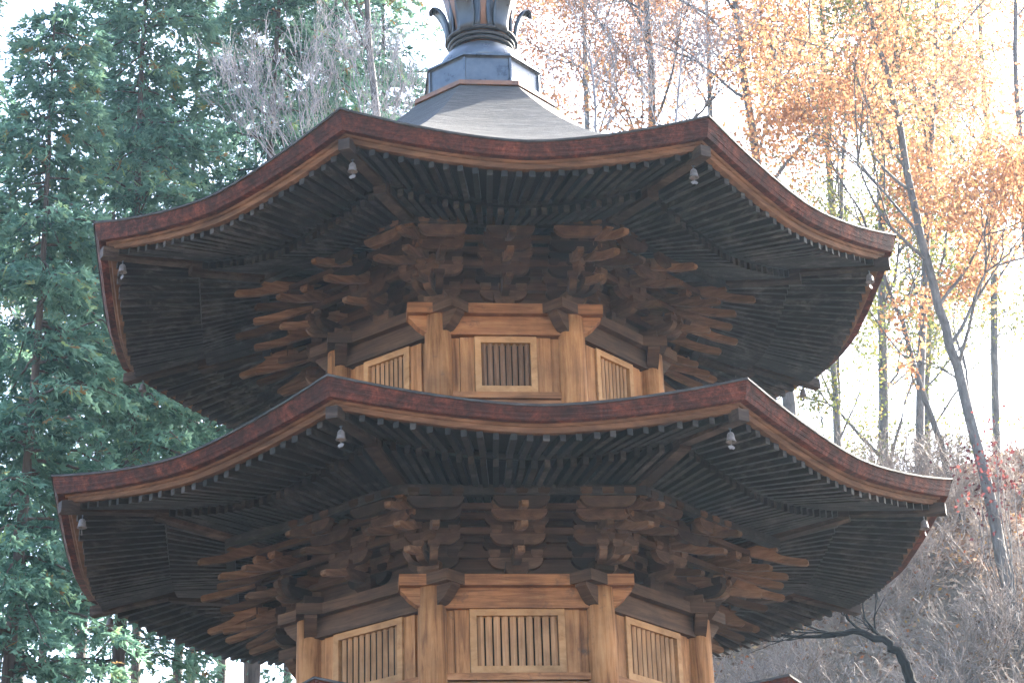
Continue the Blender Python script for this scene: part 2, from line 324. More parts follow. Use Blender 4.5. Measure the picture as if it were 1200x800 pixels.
# ---- column ring, beams, walls and windows of one storey
def storey(aw, z_foot, z_top, rc, win, nbars, faces=range(8), bars='bars'):
    """z_top = top of the wall plate; win = (half width, z0, z1)"""
    Rc = aw / K
    for k in range(8):
        c = R(45 * k + 22.5); mb = MB(); n = 20
        prof = [(rc * .985, z_foot), (rc, (z_foot + z_top) / 2), (rc * .95, z_top - .1055)]
        mb.lathe(prof, n, Matrix.Translation((Rc * math.sin(c), -Rc * math.cos(c), 0))).build('column', M_['body_v'], PG, True)
    hs = aw * T8
    for k in range(8):
        e = .003 if k % 2 else 0.0
        M = face_matrix(k, aw)
        # wall plate: wide flat board, ends crossing beyond the columns
        mb = MB(); x = hs + .30
        mb.box(-x, x, -.135, .12, z_top - .105 + e, z_top + e, M); mb.build('wall_plate', M_['body_h' if k == 0 else 'beam_dark'], PG)
        # tie beam with carved noses
        zt, zb = z_top - .107 + e, z_top - .297 + e; h = zt - zb; L_ = hs + .285
        out = [(-hs - .06, zb), (hs + .06, zb), (hs + .115, zb + .01), (hs + .165, zb + .045), (hs + .215, zb + .085), (hs + .255, zb + .135), (L_, zt - .03), (L_, zt)]
        out += [(-x_, z_) for x_, z_ in reversed(out[1:])][:-1]
        out = out[:8] + [(-L_, zt), (-L_, zt - .03), (-hs - .255, zb + .135), (-hs - .215, zb + .085), (-hs - .165, zb + .045), (-hs - .115, zb + .01)]
        MB().prism(out, -.06, .06, M).build('tie_beam', M_['body_h' if k == 0 else 'beam_dark'], PG)
    for k in faces:
        M = face_matrix(k, aw); hw, z0, z1 = win; b = .062
        # dark core behind, planked walls either side, sill rails
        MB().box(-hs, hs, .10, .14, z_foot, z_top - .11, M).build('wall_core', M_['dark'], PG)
        for sg in (-1, 1):
            x0 = hw + .004; x1 = hw + (hs - hw) * .40; x2 = hs
            q = sorted((sg * x0, sg * x1)); MB().box(q[0], q[1], -.012, .07, z0 - .06, z1 - .003, M).build('wall_plank', M_['body_v'], PG)
            q = sorted((sg * (x1 + .004), sg * x2)); MB().box(q[0], q[1], .012, .07, z0 - .06, z1 - .003, M).build('wall_plank', M_['body_v'], PG)
        MB().box(-hs + .03, hs - .03, -.045, .07, z0 - .066, z0 - .004, M).build('sill_rail', M_['body_h'], PG)
        MB().box(-hs + .03, hs - .03, -.03, .06, z_foot, z0 - .082, M).build('wall_plank', M_['body_h'], PG)
        w = empty('window', parent=PG); w.matrix_local = face_matrix(k, aw, 0, 0)
        fb = MB(); y0, y1 = -.035, .05
        fb.prism([(-hw, z0), (hw, z0), (hw - b, z0 + b), (-hw + b, z0 + b)], y0, y1)
        fb.prism([(-hw, z1), (-hw + b, z1 - b), (hw - b, z1 - b), (hw, z1)], y0, y1)
        fb.prism([(-hw, z0), (-hw + b, z0 + b), (-hw + b, z1 - b), (-hw, z1)], y0, y1)
        fb.prism([(hw, z0), (hw, z1), (hw - b, z1 - b), (hw - b, z0 + b)], y0, y1)
        # bevelled inner reveal
        fb.build('frame', M_['frame'], w)
        lb = MB(); sp = 2 * (hw - b) / nbars
        for j in range(nbars):
            xx = -hw + b + (j + .5) * sp; r = sp * .40
            lb.loft([[(xx - r, .008, z), (xx, .008 - r * .8, z), (xx + r, .008, z), (xx, .008 + r, z)] for z in (z0 + b, z1 - b)])
        lb.build('lattice_bars', M_[bars if k == 0 else 'bars'], w)
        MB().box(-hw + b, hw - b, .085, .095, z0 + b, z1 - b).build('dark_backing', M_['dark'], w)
storey(AW3, 8.75, 10.065, .134, (.30, 9.185, 9.758), 8, bars='bars_old')
storey(AW2, 6.0, 7.263, .132, (.43, 6.38, 6.966), 10)
storey(AW1, 3.2, 4.70, .13, (.5, 3.7, 4.40), 11)

# ---- bracket sets
def arm_outline(x0, x1, z0, z1, both=True):
    h = z1 - z0; c = []
    q = [(0, 0), (.22, .03), (.45, .12), (.66, .27), (.83, .46), (.94, .66)]
    rr = h * 1.05
    right = [(x1 - rr + rr * a, z0 + h * b) for a, b in q] + [(x1, z0 + h * .72), (x1, z1)]
    if both:
        left = [(x0 + x1 - x, z) for x, z in right][::-1]
        return left[1:] + right if False else ([(x0 + x1 - x, z) for x, z in right[::-1]] + right)
    return [(x0, z1), (x0, z0)] + right
def block(mb, x, y, z, w=.105, h=.068, M=None):
    mb.box(x - w / 2, x + w / 2, y - w / 2, y + w / 2, z + h * .42, z + h, M)
    mb.box(x - w / 2, x + w / 2, y - w / 2, y + w / 2, z, z + h * .42, M, bot=.68)
# meshes are made once per storey scale and shared; set frame: x along face, y = OUTWARD is -y
def mesh_of(mb, name, mat):
    me = bpy.data.meshes.new(name); me.from_pydata(mb.v, [], mb.f); me.materials.append(mat); return me
def make_meshes(sc, p):
    D = {}
    b = MB(); b.box(-.105, .105, -.105, .105, .05, .125); b.box(-.105, .105, -.105, .105, 0, .05, bot=.66); D['great_block'] = mesh_of(b, 'great_block', M_['bracket'])
    def cross(L):
        b = MB(); b.prism(arm_outline(-L / 2, L / 2, -.006, .095), -.033, .033)
        for x in (-L / 2 + .055, 0, L / 2 - .055): block(b, x, 0, .101)
        return mesh_of(b, 'cross_arm', M_['bracket'])
    def half(L, sg):
        b = MB(); o = arm_outline(0, L / 2, -.006, .095, False)
        if sg < 0: o = [(-x, z) for x, z in o][::-1]
        b.prism(o, -.036, .036); block(b, sg * (L / 2 - .055), 0, .101)
        return mesh_of(b, 'cross_arm', M_['bracket'])
    for nm, L in (('s', .50 * sc), ('m', .58 * sc), ('l', .66 * sc)):
        D['cross_' + nm] = cross(L); D['halfL_' + nm] = half(L, -1); D['halfR_' + nm] = half(L, 1)
    def proj_arm(L):
        # along local x outward
        b = MB(); b.prism(arm_outline(-.10, L, 0, .10, False), -.036, .036); block(b, L - .06, 0, .101); return mesh_of(b, 'projecting_arm', M_['bracket'])
    D['proj1'] = proj_arm(p + .09); D['proj1c'] = proj_arm(p / K + .09)
    def tusk(reach, over, slope=.33):
        """descending tail arm: deep root, stepped neck, slender tip that lifts a little. z=0 at x=reach"""
        L = reach + over; xr = -.10; zr = lambda x: (reach - x) * slope
        xn = reach - .02                       # neck below the block it carries
        top = [(xr, zr(xr) + .115), (xn - .10, zr(xn - .10) + .10), (xn - .03, zr(xn - .03) + .092), (xn + .03, zr(xn + .03) + .062), (xn + .07, zr(xn + .07) + .050)]
        n = 5
        for q in range(1, n + 1):
            t = q / n; x = xn + .07 + (L - xn - .07) * t; top.append((x, zr(x) + .050 - .010 * t + .075 * t * t * over))
        bot = [(xr, zr(xr) - .01), (xn - .05, zr(xn - .05) - .022), (xn + .05, zr(xn + .05) - .028)]
        for q in range(1, n + 1):
            t = q / n; x = xn + .05 + (L - xn - .05) * t; bot.append((x, zr(x) - .028 + .008 * t + .075 * t * t * over))
        xe = L + .02; tip = [(xe, (top[-1][1] + bot[-1][1]) / 2 - .016), (xe, (top[-1][1] + bot[-1][1]) / 2 + .014)]
        return bot + tip + top[::-1]
    for nm, m_ in (('t1', 1), ('t2', 2), ('t3', 3)):
        for c, kk in (('', 1.0), ('c', 1 / K)):
            b = MB(); b.prism(tusk(m_ * p * kk, .35 if m_ < 3 else .28), -.031, .031); block(b, m_ * p * kk - .03, 0, .088, .10, .065); D[nm + c] = mesh_of(b, 'tail_arm', M_['tusk'])
    return D
def xdir(d, pos):
    """matrix with local x along horizontal d, z up"""
    d = d.normalized(); y = Vector((0, 0, 1)).cross(d); m = Matrix((d, y, Vector((0, 0, 1)))).transposed().to_4x4(); m.translation = pos; return m
jit = random.Random(11)
def put(parent, name, me, M):
    M = M @ Matrix.Rotation(jit.uniform(-.012, .012), 4, 'Z') @ Matrix.Translation((jit.uniform(-.006, .006), 0, jit.uniform(-.005, .005)))
    return link(name, me, parent, M)
def brackets(aw, p, zb, sc, D):
    """tiers of stacked sets: on each column and one between"""
    t1, t2, t3 = .085, .235, .385
    far_arms = MB()
    for k in range(-3, 4):          # intermediate sets on the visible faces
        if abs(k) == 3: continue
        st = empty('bracket_set', parent=PG); st.matrix_local = face_matrix(k, aw, 0, zb)
        n = Vector((0, -1, 0)); X = Vector((1, 0, 0))
        put(st, 'great_block', D['great_block'], Matrix.Identity(4))
        for nm, j, z in (('s', 0, t1), ('m', 0, t2), ('s', 1, t2), ('m', 1, t3), ('s', 2, t3), ('s', 3, t3 + .03)):
            if abs(k) > 1: far_arms.add([tuple(v.co) for v in D['cross_' + nm].vertices], [tuple(q.vertices) for q in D['cross_' + nm].polygons], st.matrix_local @ Matrix.Translation((0, -p * j, z)))
            else: put(st, 'cross_arm', D['cross_' + nm], Matrix.Translation((0, -p * j, z)))
        put(st, 'projecting_arm', D['proj1'], xdir(n, Vector((0, 0, t1 + .002))))
        for q, z in ((1, t2 - .07), (2, t3 - .07), (3, t3 + .03)): put(st, 'tail_arm', D['t%d' % q], xdir(n, Vector((0, 0, z))))
    for k in range(-3, 3):          # sets on the columns
        c = R(45 * k + 22.5); dv = Vector((math.sin(c), -math.cos(c), 0))
        st = empty('bracket_set', parent=PG); st.matrix_local = Matrix.Translation((0, 0, zb))
        org = dv * (aw / K)
        put(st, 'great_block', D['great_block'], xdir(dv, org))
        far = k not in (-1, 0)
        def arm(me, M):
            if far: far_arms.add([tuple(v.co) for v in me.vertices], [tuple(q.vertices) for q in me.polygons], st.matrix_local @ M)
            else: put(st, 'cross_arm', me, M)
        for kk, sg in ((k, 1), (k + 1, -1)):
            for nm, j, z in (('s', 1, t2), ('s', 1, t3), ('s', 2, t3), ('s', 3, t3 + .03)):
                arm(D['cross_' + nm], xdir(tan_(kk), nrm(kk) * (aw + p * j) + tan_(kk) * sg * aw * T8 + Vector((0, 0, z + (.002 if sg > 0 else -.002)))))
        for nm, j, z in (('s', 0, t1), ('m', 0, t2)):
            pos = dv * ((aw + p * j) / K) + Vector((0, 0, z))
            arm(D['halfL_' + nm], xdir(tan_(k), pos)); arm(D['halfR_' + nm], xdir(tan_(k + 1), pos + Vector((0, 0, .003))))
        put(st, 'projecting_arm', D['proj1c'], xdir(dv, org + Vector((0, 0, t1 + .002))))
        for q, z in ((1, t2 - .07), (2, t3 - .07), (3, t3 + .03)): put(st, 'tail_arm', D['t%dc' % q], xdir(dv, org + Vector((0, 0, z))))
        for kk in (k, k + 1):
            put(st, 'projecting_arm', D['proj1'], xdir(nrm(kk), org + Vector((0, 0, t1 + .004))))
            put(st, 'tail_arm', D['t2'], xdir(nrm(kk), org + Vector((0, 0, t3 - .066))))
    o = far_arms.build('cross_arms', M_['bracket'], PG); o['kind'] = 'stuff'
    # stacked beams of the wall between the sets, ring beams on the steps, the eave purlin
    def ring(a, z0, z1, w, nm, mat):
        sweep(lambda u: [(a + w / 2, zb + z0), (a + w / 2, zb + z1), (a - w / 2, zb + z1), (a - w / 2, zb + z0)], 1).build(nm, mat, PG)
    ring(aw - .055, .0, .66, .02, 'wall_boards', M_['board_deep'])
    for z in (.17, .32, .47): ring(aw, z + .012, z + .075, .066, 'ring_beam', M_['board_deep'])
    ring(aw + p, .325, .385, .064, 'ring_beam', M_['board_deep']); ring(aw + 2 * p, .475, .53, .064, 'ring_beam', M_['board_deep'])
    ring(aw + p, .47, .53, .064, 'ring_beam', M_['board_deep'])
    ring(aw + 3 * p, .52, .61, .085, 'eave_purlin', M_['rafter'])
brackets(AW2, .255, 7.263 + .003, 1.0, make_meshes(1.0, .255))
brackets(AW3, .255, 10.065 + .003, .92, make_meshes(.92, .255))

# ---- spire on top
SP = empty('spire', (0, 0, 0), 0, PG)
PH8 = math.pi / 8
def octl(prof): return MB().lathe([(r / K, z) for r, z in prof], 8, None, PH8)
octl([(.73, 13.03), (.765, 13.035), (.765, 13.085), (.70, 13.09)]).build('base_board', M_['copper'], SP)
octl([(.60, 13.088), (.585, 13.11), (.585, 13.46), (.60, 13.475)]).build('dew_basin', M_['black_metal'], SP)
octl([(.60, 13.476), (.622, 13.48), (.622, 13.503), (.50, 13.535)]).build('basin_lid', M_['black_metal'], SP)
octl([(.58, 13.519), (.52, 13.548), (.40, 13.57)]).build('basin_cover', M_['black_metal'], SP)
ribs = MB()
for k in range(8):
    c = R(45 * k + 22.5); d = Vector((math.sin(c), -math.cos(c), 0)); ribs.box(-.016, .016, -.012, .012, 13.112, 13.458, xdir(d, d * (.585 / K + .004)))
ribs.build('corner_rib', M_['black_metal'], SP)
MB().lathe([(.50, 13.556), (.49, 13.62), (.455, 13.71), (.395, 13.79), (.31, 13.85), (.25, 13.868)], 40).build('inverted_bowl', M_['black_metal'], SP, True)
MB().lathe([(.245, 13.86), (.26, 13.90), (.25, 14.0), (.30, 14.05), (.36, 14.3), (.42, 14.6), (.40, 14.62), (.2, 14.62)], 40).build('lotus_cup', M_['copper'], SP, True)
for z, r in ((13.885, .335), (13.935, .35), (13.99, .375)):
    mb = MB(); prof = [(r + .026 * math.cos(a), z + .026 * math.sin(a)) for a in [2 * math.pi * i / 10 for i in range(10)]]
    rings = [[(q * math.cos(2 * math.pi * j / 40), q * math.sin(2 * math.pi * j / 40), h) for j in range(40)] for q, h in prof]
    mb.loft(rings + [rings[0]], False); mb.build('ring', M_['dark_metal'], SP, True)
def petal(mb, prof, wmax, th):
    """prof: (radius, z, width factor) along the petal, along local x"""
    rings = []
    for i, (r, z, w) in enumerate(prof):
        w *= wmax; ring = []
        for j in range(9):
            s = -1 + 2 * j / 8; ring.append((r - .10 * w * s * s * 1.4, s * w, z))
        for j in range(8, -1, -1):
            s = -1 + 2 * j / 8; ring.append((r - th - .10 * w * s * s * 1.4, s * w * .97, z + .004))
        rings.append(ring)
    mb.loft(rings)
for k in range(6):
    c = R(60 * k + 30); d = Vector((math.sin(c), -math.cos(c), 0)); m = xdir(d, Vector((0, 0, 0)))
    mb = MB(); petal(mb, [(.355, 14.0, .85), (.345, 14.1, .9), (.352, 14.25, .98), (.375, 14.42, 1.0), (.42, 14.6, .9), (.47, 14.7, .6), (.50, 14.74, .15)], .155, .025)
    mb.build('petal', M_['dark_metal'], SP, True, m)
    mb = MB(); petal(mb, [(.405, 13.97, .8), (.40, 14.06, .9), (.418, 14.18, 1.0), (.455, 14.29, 1.0), (.505, 14.37, .9), (.55, 14.405, .75), (.58, 14.38, .5), (.575, 14.34, .2)], .10, .04)
    mb.build('petal', M_['dark_metal'], SP, True, m)
MB().lathe([(.07, 14.6), (.07, 18.6), (.02, 18.9)], 16).build('mast', M_['black_metal'], SP, True)
for i in range(9):
    z = 15.1 + i * .34; r = .44 - .02 * i
    MB().lathe([(.07, z - .02), (r - .03, z - .03), (r, z - .03), (r, z + .03), (r - .03, z + .03), (.07, z + .02)], 32).build('spire_ring', M_['black_metal'], SP, True)

# ---- lower storey: skirt roof and stone base (below the picture)
sweep(lambda u: [(3.9, 3.0 + .2 * abs(u) ** PW), (AW1, 3.75), (AW1, 3.5), (3.8, 2.86 + .2 * abs(u) ** PW)], 12).build('skirt_roof', M_['shingle'], PG)
for k in range(8):
    c = R(45 * k + 22.5); MB().lathe([(.12, .5), (.12, 2.95)], 16, Matrix.Translation((3.1 * math.sin(c), -3.1 * math.cos(c), 0))).build('column', M_['body_v'], PG, True)
octl([(AW1, .5), (AW1, 3.4)]).build('wall_boards', M_['body_v'], PG)
octl([(3.9, -.3), (3.85, .5)]).build('foundation', M_['stone'], PG)

# ---- wind bells (hang from the hip rafters)
def bell_meshes():
    b = MB(); b.lathe([(.010, .0), (.028, -.004), (.040, -.022), (.044, -.055), (.050, -.088), (.062, -.112), (.058, -.114), (.03, -.10), (.008, -.03)], 20)
    body = mesh_of(b, 'bell_body', M_['bell'])
    b = MB(); b.box(-.006, .006, -.006, .006, 0, .055); b.box(-.02, .02, -.006, .006, .040, .052); hook = mesh_of(b, 'hook', M_['black_metal'])
    b = MB(); b.box(-.004, .004, -.004, .004, -.165, -.02); b.prism([(-.05, -.175), (-.025, -.205), (0, -.195), (.025, -.205), (.05, -.175), (.022, -.158), (-.022, -.158)], -.004, .004)
    vane = mesh_of(b, 'clapper_vane', M_['bell'])
    return body, hook, vane
BM = bell_meshes()
names = {7: 'front left', 0: 'front right', 6: 'far left', 1: 'far right', 5: 'rear left', 2: 'rear right'}
for tips, which in ((tips3, 'topmost'), (tips2, 'second')):
    for k in (7, 0, 6, 1, 5, 2):
        c, r, z = tips[k]; v = Matrix.Rotation(PHI, 3, 'Z') @ Vector((r * math.sin(c), -r * math.cos(c), 0))
        e = empty('wind_bell', (v.x, v.y, z - .03), c + PHI + rnd.uniform(-.4, .4)); e.scale = (.74, .74, .74)
        tag(e, 'small pale bronze wind bell hanging under the %s corner of the %s roof' % (names[k], which), 'wind bell', 'wind bells under the roof corners')
        link('bell_body', BM[0], e); link('hook', BM[1], e); link('clapper_vane', BM[2], e)
for me in BM: me.polygons.foreach_set('use_smooth', [me.name.startswith('bell')] * len(me.polygons))

# ------------------------------------------------------------------ terrain
def S_(t):
    t = np.clip(t, 0, 1); return t * t * (3 - 2 * t)
def hgt(x, y):
    x = np.asarray(x, float); y = np.asarray(y, float)
    h = 17.5 * S_((y - 3.5) / 23) * S_((x + 6) / 13) + 3.0 * S_((y - 8) / 30) * (1 - S_((x + 6) / 13))
    far = np.hypot(x, y)
    w = S_((far - 9) / 8)
    h = h + w * (.35 * np.sin(x * .7 + 1.3 * np.sin(y * .4)) + .28 * np.sin(y * .9 + x * .33) + .12 * np.sin(x * 2.3 + y * 1.7))
    return h * 1.0
g = np.linspace(-1, 1, 361); g = np.sign(g) * (np.abs(g) * 45 + np.abs(g) ** 5 * 235)
GX, GY = np.meshgrid(g, g + 12); V = np.stack([GX, GY, hgt(GX, GY)], -1).reshape(-1, 3)
idx = np.arange(361 * 361).reshape(361, 361)
Fq = np.stack([idx[:-1, :-1], idx[:-1, 1:], idx[1:, 1:], idx[1:, :-1]], -1).reshape(-1, 4)
gr = link('ground', np_mesh('ground', V, Fq, M_['ground'], smooth=True)); gr['kind'] = 'structure'

# ------------------------------------------------------------------ vegetation
def unit(v): return v / (np.linalg.norm(v, axis=-1, keepdims=True) + 1e-9)
def leaves_mesh(name, C, A, L, W, tint, mat, rng, flat=None):
    """rhombic leaves at C along A with length L, width W"""
    n = len(C); A = unit(A); rv = rng.normal(size=(n, 3)) if flat is None else flat
    Sd = unit(np.cross(A, rv)); Nn = np.cross(Sd, A)
    L = np.broadcast_to(np.asarray(L), (n,))[:, None]; W = np.broadcast_to(np.asarray(W), (n,))[:, None]
    V = np.stack([C, C + A * L * .45 + Sd * W * .5 + Nn * L * .06, C + A * L, C + A * L * .45 - Sd * W * .5 + Nn * L * .06], 1).reshape(-1, 3)
    return np_mesh(name, V, np.arange(n * 4).reshape(n, 4), mat, tint)
def tubes_mesh(name, segs, mat, sides=5):
    """segs: list of polylines [(point, radius), ...]"""
    Vs, Fs, o = [], [], 0; an = np.arange(sides) * 2 * np.pi / sides
    for pl in segs:
        P_ = np.array([p for p, r in pl]); r_ = np.array([r for p, r in pl]); n = len(P_)
        d = np.gradient(P_, axis=0); d = unit(d); ref = np.where(np.abs(d[:, 2:3]) > .9, np.array([[1., 0, 0]]), np.array([[0, 0, 1.]]))
        a = unit(np.cross(d, ref)); b = np.cross(d, a)
        ring = P_[:, None] + (a[:, None] * np.cos(an)[None, :, None] + b[:, None] * np.sin(an)[None, :, None]) * r_[:, None, None]
        Vs.append(ring.reshape(-1, 3)); i = np.arange(n - 1)[:, None] * sides; j = np.arange(sides)[None]; j2 = (j + 1) % sides
        Fs.append(np.stack([o + i + j, o + i + j2, o + i + sides + j2, o + i + sides + j], -1).reshape(-1, 4)); o += n * sides
    return np_mesh(name, np.concatenate(Vs), np.concatenate(Fs), mat, smooth=True)

def conifer(seed, H, base, rad, nl=120, dens=1.0, trunk_r=.24):
    """cypress: straight trunk, drooping limbs hung with flat sprays. returns (trunk mesh, crown mesh)"""
    rng = np.random.default_rng(seed); segs = []
    lean = rng.normal(size=2) * .012
    def tp(z): return np.array([lean[0] * z + .05 * math.sin(z * .4 + seed), lean[1] * z + .05 * math.cos(z * .33 + seed), z])
    segs.append([(tp(z), trunk_r * (1 - z / H) ** .9 + .01) for z in np.linspace(-.6, H, 26)])
    C, A, T, FL = [], [], [], []
    for i in range(nl):
        t = (i + rng.random()) / nl; z = base + (H - base) * t ** .92
        R_ = rad * (1 - t) ** .62 * rng.uniform(.6, 1.15) + .25; az = rng.uniform(0, 2 * np.pi)
        out = np.array([math.cos(az), math.sin(az), 0]); p0 = tp(z); rise = rng.uniform(-.25, .35)
        n = 9; u = np.linspace(0, 1, n)[:, None]
        P_ = p0 + out * R_ * u + np.array([0, 0, 1]) * (R_ * (rise * u - .42 * u ** 2)) + np.cumsum(rng.normal(size=(n, 3)) * .05, 0) * u
        segs.append([(P_[q], .024 * (1 - q / n) * (R_ / rad + .3) + .004) for q in range(n)])
        m = int((32 + 50 * R_) * dens)                               # sprays along the limb
        uu = rng.random(m) ** .75; ii = np.clip((uu * (n - 1)).astype(int), 0, n - 2); fr = (uu * (n - 1) - ii)[:, None]
        cc = P_[ii] * (1 - fr) + P_[ii + 1] * fr; sd = np.array([-out[1], out[0], 0])
        lat = rng.normal(size=m) * (.12 + .30 * np.sin(np.pi * np.clip(uu, .12, 1)))
        cc = cc + sd * lat[:, None] + np.array([0, 0, 1]) * (-np.abs(lat) * .35 + rng.normal(size=m) * .06)[:, None]
        ax = out * .75 + sd * np.sign(lat)[:, None] * rng.uniform(.1, .9, (m, 1)) + np.array([0, 0, -1]) * rng.uniform(.05, .75, (m, 1)); ax = unit(ax)
        lt = rng.normal() * .13                                       # limb's own tone
        k = 7                                                         # leaflets per spray: a flat fan
        ang = np.linspace(-1.0, 1.0, k)[None] + rng.normal(size=(m, k)) * .12
        nv = unit(np.array([0, 0, 1.]) + rng.normal(size=(m, 3)) * .8); s2 = unit(np.cross(ax, nv))
        along = rng.uniform(0, .13, (m, k, 1))
        c3 = cc[:, None] + ax[:, None] * along; a3 = ax[:, None] * np.cos(ang)[..., None] + s2[:, None] * np.sin(ang)[..., None]
        C.append(c3.reshape(-1, 3)); A.append(a3.reshape(-1, 3)); FL.append(np.repeat(nv, k, 0))
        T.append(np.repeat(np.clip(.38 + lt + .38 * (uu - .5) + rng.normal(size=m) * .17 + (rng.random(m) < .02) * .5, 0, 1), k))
    C = np.concatenate(C); n = len(C)
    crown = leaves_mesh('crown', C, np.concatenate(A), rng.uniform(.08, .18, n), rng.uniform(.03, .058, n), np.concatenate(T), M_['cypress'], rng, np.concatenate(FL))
    return tubes_mesh('trunk', segs, M_['cedarbark'], 6), crown

def branching(rng, p0, d0, L, r, depth, spread, segs, tips, wob=.10, upb=.12, kids=(2, 4), shrink=(.55, .8)):
    n = 5; P_ = [np.array(p0)]; d = np.array(d0, float)
    for i in range(n):
        d = unit(d + rng.normal(size=3) * wob + np.array([0, 0, upb * .3])); P_.append(P_[-1] + d * L / n)
    segs.append([(P_[i], max(r * (1 - .55 * i / n), .0035)) for i in range(n + 1)])
    if depth <= 1: tips.append((P_, d))
    if depth == 0: return
    for q in range(rng.integers(kids[0], kids[1] + 1)):
        i = rng.integers(2, n + 1) if q else n; ax = unit(rng.normal(size=3)); dd = unit(d + unit(np.cross(d, ax)) * spread * rng.uniform(.5, 1.2))
        branching(rng, P_[i], dd, L * rng.uniform(*shrink), r * rng.uniform(.42, .6), depth - 1, spread, segs, tips, wob * 1.1, upb, kids, shrink)
def deciduous(seed, trunk, r0, depth, nleaf, mat, leaf=(.06, .12), spread=.6, limb=2.6, bark='bark', nlimb=7, kids=(2, 4), clump=.22, upb=.12, z_first=.35):
    """trunk: list of points in tree space (base at the origin); limbs leave its upper part"""
    rng = np.random.default_rng(seed); segs, tips = [], []
    T_ = [np.array(p, float) for p in trunk]; n = len(T_)
    fine = []
    for i in range(n - 1):
        for q in range(4): fine.append(T_[i] + (T_[i + 1] - T_[i]) * q / 4 + rng.normal(size=3) * .02)
    fine.append(T_[-1]); m = len(fine)
    segs.append([(fine[i], r0 * (1 - .72 * i / m) * (1.25 if i == 0 else 1)) for i in range(m)])
    for q in range(nlimb):
        t = z_first + (1 - z_first) * (q + rng.random() * .6) / nlimb; i = min(m - 1, int(t * m)); d = unit(fine[min(i + 1, m - 1)] - fine[i - 1])
        ax = unit(rng.normal(size=3)); dd = unit(d * .8 + unit(np.cross(d, ax)) * rng.uniform(.5, 1.1) + np.array([0, 0, .15]))
        branching(rng, fine[i], dd, limb * rng.uniform(.7, 1.15), r0 * (.40 - .22 * t), depth, spread, segs, tips, upb=upb, kids=kids)
    branching(rng, fine[-1], unit(fine[-1] - fine[-3]), limb, r0 * .28, depth, spread, segs, tips, upb=upb, kids=kids)
    tm = tubes_mesh('trunk', segs, M_[bark], 5)
    if not nleaf: return tm, None
    pts = np.array([P_[i] for P_, d in tips for i in (2, 3, 4, 5)])
    w = rng.random(len(pts)) ** 2; keep = rng.random(len(pts)) < .8; w = w * keep; w /= w.sum()
    ii = rng.choice(len(pts), nleaf, p=w)
    C = pts[ii] + rng.normal(size=(nleaf, 3)) * clump
    tone = rng.random(len(pts))[ii]
    A = rng.normal(size=(nleaf, 3)) + np.array([0, 0, -.4])
    Lf = rng.uniform(leaf[0], leaf[1], nleaf)
    return tm, leaves_mesh('crown', C, A, Lf, Lf * rng.uniform(.5, .85, nleaf), np.clip(tone * .6 + rng.random(nleaf) * .4, 0, 1), M_[mat], rng)
def plant(name, meshes, loc, label, cat, group=None, rz=0.0, sc=1.0):
    e = empty(name, loc, rz); e.scale = (sc, sc, sc); tag(e, label, cat, group)
    t = link('trunk', meshes[0], e)
    if meshes[1] is not None: link('crown', meshes[1], e)
    return e
def on_ground(px, d, py=600):
    """ground point below the line of sight through photo column px at forward distance d"""
    v = at(px, py, d); return Vector((v.x, v.y, float(hgt(v.x, v.y)) - .1))

# cypresses, left
GC = 'cypresses behind the left of the pagoda'
for sd, px, d, H, base, rad, nl, dens, lab in (
    (1, 20, 34, 23.5, 9.8, 2.1, 130, 1.0, 'dark green cypress at the left edge, its branches hanging lowest beside the second roof'),
    (2, 145, 37, 28.5, 10.5, 2.5, 170, .9, 'tall dense blue green cypress standing just left of the topmost roof corner'),
    (3, 285, 39, 30.0, 12, 2.4, 150, 1.0, 'tall green cypress rising behind the left slope of the topmost roof'),
    (4, 400, 44, 33.0, 15.0, 2.3, 130, .9, 'farthest green cypress, behind the bare tree left of the spire'),
    (5, -70, 41, 28.0, 13.0, 2.4, 120, .8, 'cypress cut off by the left edge of the photo'),
    (6, 95, 47, 30.0, 14.5, 2.4, 130, .8, 'cypress behind the two nearer ones at upper left'),
    (8, 480, 52, 37.0, 17.0, 2.6, 130, .8, 'cypress far behind the spire, right of the other cypresses'),
    (7, 215, 50, 34.0, 15.0, 2.5, 130, .8, 'cypress with a straight trunk seen under the second roof at left')):
    plant('cypress_tree', conifer(sd, H, base, rad, nl, dens * .78, .17), on_ground(px, d), lab, 'tree', GC)
# bare conifer trunks further back, lower left
far = conifer(21, 30, 17, 1.8, 60, .7, .22)
for px, d in ((172, 56), (248, 60), (297, 52), (60, 58), (335, 64), (130, 66)):
    plant('cypress_tree', far, on_ground(px, d, 760), 'slim bare lower trunk of a distant cypress against the bright sky at lower left', 'tree', 'distant cypress trunks at lower left', rnd.uniform(0, 6))

def px_trunk(pts, d):
    """trunk line through photo points at forward distance d; foot brought to the ground. returns (foot, tree-space points)"""
    P_ = [at(x, y, d) for x, y in pts]; h = float(hgt(P_[0].x, P_[0].y)) - .2
    if P_[0].z > h + .5: P_ = [Vector((P_[0].x, P_[0].y, h))] + P_
    else: P_[0].z = h
    return P_[0], [tuple(p - P_[0]) for p in P_]
